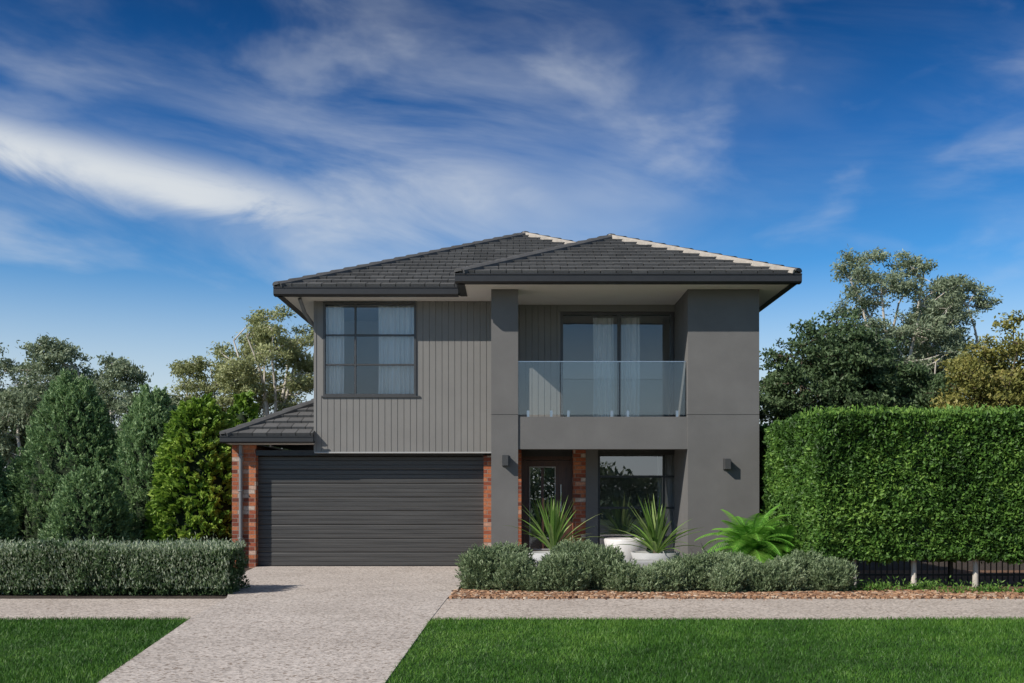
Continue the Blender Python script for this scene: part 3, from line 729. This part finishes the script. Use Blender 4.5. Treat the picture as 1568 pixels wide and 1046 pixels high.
shrub('pittosporum_shrub',-10.6,2.8,1.6,1.3,4.25,301,L_pit,38000,cone=0.55,tb=0.5)
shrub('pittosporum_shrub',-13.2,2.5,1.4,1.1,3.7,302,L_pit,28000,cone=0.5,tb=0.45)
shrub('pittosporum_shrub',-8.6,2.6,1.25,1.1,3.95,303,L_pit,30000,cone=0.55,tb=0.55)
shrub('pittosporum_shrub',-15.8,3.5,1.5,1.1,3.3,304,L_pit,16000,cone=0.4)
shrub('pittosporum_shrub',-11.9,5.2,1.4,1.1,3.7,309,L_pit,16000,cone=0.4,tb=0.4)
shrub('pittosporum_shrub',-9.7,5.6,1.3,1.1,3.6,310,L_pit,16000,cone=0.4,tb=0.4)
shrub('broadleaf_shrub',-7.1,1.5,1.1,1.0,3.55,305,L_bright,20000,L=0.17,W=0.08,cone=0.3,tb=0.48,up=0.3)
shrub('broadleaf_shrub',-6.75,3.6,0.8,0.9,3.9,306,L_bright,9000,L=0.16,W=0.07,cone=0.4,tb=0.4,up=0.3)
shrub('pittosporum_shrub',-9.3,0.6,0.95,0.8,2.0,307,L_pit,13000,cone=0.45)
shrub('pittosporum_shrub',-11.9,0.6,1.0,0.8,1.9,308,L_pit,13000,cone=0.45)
def mass(name,x0,x1,y0,y1,hmin,hmax,n,seed,L,mats):
    a=Acc(); r=RS(seed); X=r.uniform(x0,x1,n); Y=r.uniform(y0,y1,n); Q=np.stack([X,Y,X*0],1)
    top=hmin+(hmax-hmin)*(0.5+0.5*wav(Q,0.35,seed))+0.5*wav(Q,1.3,seed); Z=top*(1-r.uniform(0,1,n)**1.6)
    P=np.stack([X,Y,Z],1); a.leaves(P,L,L*0.55,0,np.clip(0.45+0.3*wav(P,0.9,seed)+r.normal(0,0.15,n),0,1),r)
    a.build(name,mats)
mass('distant_tree_line',-50,50,30,37,3.0,5.4,60000,401,0.38,[L_dark])
mass('street_tree_row',-40,40,-47,-42,1.5,5.8,60000,402,0.36,[L_gum])

# ------------------------------------------------------------------ light & sky
SUN=Vector((-1.5,-1.05,1.35)).normalized()
sl=bpy.data.lights.new('sun','SUN'); sl.energy=4.6; sl.angle=math.radians(0.5); sl.color=(1,0.94,0.86)
so=bpy.data.objects.new('sun',sl); scene.collection.objects.link(so); so.rotation_euler=SUN.to_track_quat('Z','Y').to_euler()
w=bpy.data.worlds.new('World'); scene.world=w; w.use_nodes=True; nt=w.node_tree; bg=nt.nodes['Background']
sky=nt.nodes.new('ShaderNodeTexSky'); sky.sky_type='NISHITA'; sky.sun_disc=False
sky.sun_elevation=math.asin(SUN.z); sky.sun_rotation=math.atan2(SUN.x,SUN.y)%(2*math.pi)
sky.air_density=1.0; sky.dust_density=0.8; sky.ozone_density=1.3
def mth(op,a,b=None,c=None,clampv=False):
    n=nt.nodes.new('ShaderNodeMath'); n.operation=op; n.use_clamp=clampv
    for i,v in enumerate((a,b,c)):
        if v is None: continue
        if isinstance(v,(int,float)): n.inputs[i].default_value=v
        else: nt.links.new(v,n.inputs[i])
    return n.outputs[0]
def smooth(x,a,b):
    n=nt.nodes.new('ShaderNodeMapRange'); n.interpolation_type='SMOOTHSTEP'
    n.inputs['From Min'].default_value=a; n.inputs['From Max'].default_value=b; n.inputs['To Min'].default_value=0; n.inputs['To Max'].default_value=1
    nt.links.new(x,n.inputs[0]); return n.outputs[0]
tc=nt.nodes.new('ShaderNodeTexCoord'); sp=nt.nodes.new('ShaderNodeSeparateXYZ'); nt.links.new(tc.outputs['Generated'],sp.inputs[0])
X,Y,Z=sp.outputs
az=mth('ARCTAN2',X,Y); el=Z
def noise(ax,ex,scale,detail,rough,dist,sk=0.0,seed=0.0):
    c=nt.nodes.new('ShaderNodeCombineXYZ')
    nt.links.new(mth('MULTIPLY',az,ax),c.inputs[0])
    nt.links.new(mth('MULTIPLY',mth('ADD',el,mth('MULTIPLY',az,sk)),ex),c.inputs[1]); c.inputs[2].default_value=seed
    n=nt.nodes.new('ShaderNodeTexNoise'); n.inputs['Scale'].default_value=scale; n.inputs['Detail'].default_value=detail
    n.inputs['Roughness'].default_value=rough; n.inputs['Distortion'].default_value=dist
    nt.links.new(c.outputs[0],n.inputs['Vector']); return n.outputs['Fac']
gr=ramp(nt,[(0.0,(0.9,1.0,1.05)),(0.10,(0.58,0.86,1.02)),(0.22,(0.20,0.60,0.94)),(0.33,(0.055,0.36,0.72)),(0.43,(0.035,0.22,0.47)),(0.6,(0.4,0.45,0.46)),(0.8,(0.65,0.56,0.5))])
nt.links.new(el,gr.inputs[0])
mu=nt.nodes.new('ShaderNodeMixRGB'); mu.blend_type='MULTIPLY'; mu.inputs[0].default_value=1
nt.links.new(sky.outputs[0],mu.inputs[1]); nt.links.new(gr.outputs[0],mu.inputs[2])
n1=noise(2.0,7.0,1.6,6,0.58,0.5,0.12,1.0)
n2=noise(1.0,2.2,2.2,3,0.5,0.3,0.1,5.0)
n4=noise(3.2,7.5,2.2,5,0.5,0.3,0.05,21.0)
cir=mth('ADD',mth('MULTIPLY',mth('MULTIPLY',smooth(n1,0.36,0.85),smooth(n2,0.35,0.70)),0.62),mth('MULTIPLY',smooth(n4,0.50,0.80),0.28))
veil=mth('MULTIPLY',mth('EXPONENT',mth('MULTIPLY',mth('ADD',mth('POWER',mth('DIVIDE',mth('ADD',az,0.12),0.30),2),mth('POWER',mth('DIVIDE',mth('SUBTRACT',el,0.27),0.08),2)),-1)),mth('MULTIPLY',smooth(n1,0.2,0.8),0.4))
cir=mth('MULTIPLY',mth('ADD',cir,veil),mth('SUBTRACT',1,smooth(el,0.38,0.62)))
n3=noise(3.0,10.0,2.0,6,0.6,0.9,0.10,9.0)
ctr=mth('ADD',0.303,mth('MULTIPLY',mth('ADD',az,0.475),-0.103))
dd=mth('ADD',mth('SUBTRACT',el,ctr),mth('MULTIPLY',mth('SUBTRACT',n3,0.5),0.05))
gs=mth('EXPONENT',mth('MULTIPLY',mth('POWER',mth('DIVIDE',mth('ABSOLUTE',dd),0.021),2),-1))
fade=mth('SUBTRACT',1,smooth(az,-0.32,-0.02))
streak=mth('MULTIPLY',mth('MULTIPLY',gs,fade),smooth(n3,0.2,0.6))
haze=mth('MULTIPLY',mth('SUBTRACT',1,smooth(el,0.03,0.24)),0.85)
cl=mth('MAXIMUM',mth('MAXIMUM',cir,mth('MULTIPLY',streak,0.98)),haze)
cl=mth('MINIMUM',cl,1.0)
cl=mth('MULTIPLY',cl,smooth(el,-0.02,0.0))
mx=nt.nodes.new('ShaderNodeMixRGB'); nt.links.new(cl,mx.inputs[0]); nt.links.new(mu.outputs[0],mx.inputs[1]); mx.inputs[2].default_value=(4.9,5.2,5.5,1)
nt.links.new(mx.outputs[0],bg.inputs['Color']); bg.inputs['Strength'].default_value=0.14

# ------------------------------------------------------------------ camera
cam=bpy.data.cameras.new('camera'); co=bpy.data.objects.new('camera',cam); scene.collection.objects.link(co)
co.location=(0,-21.25,1.5); co.rotation_euler=(math.radians(90),0,0); cam.lens=35; cam.sensor_width=36; cam.shift_y=0.151
cam.clip_end=1500; cam.clip_start=0.1
scene.camera=co
if BAD: raise RuntimeError('non-finite: '+','.join(BAD))
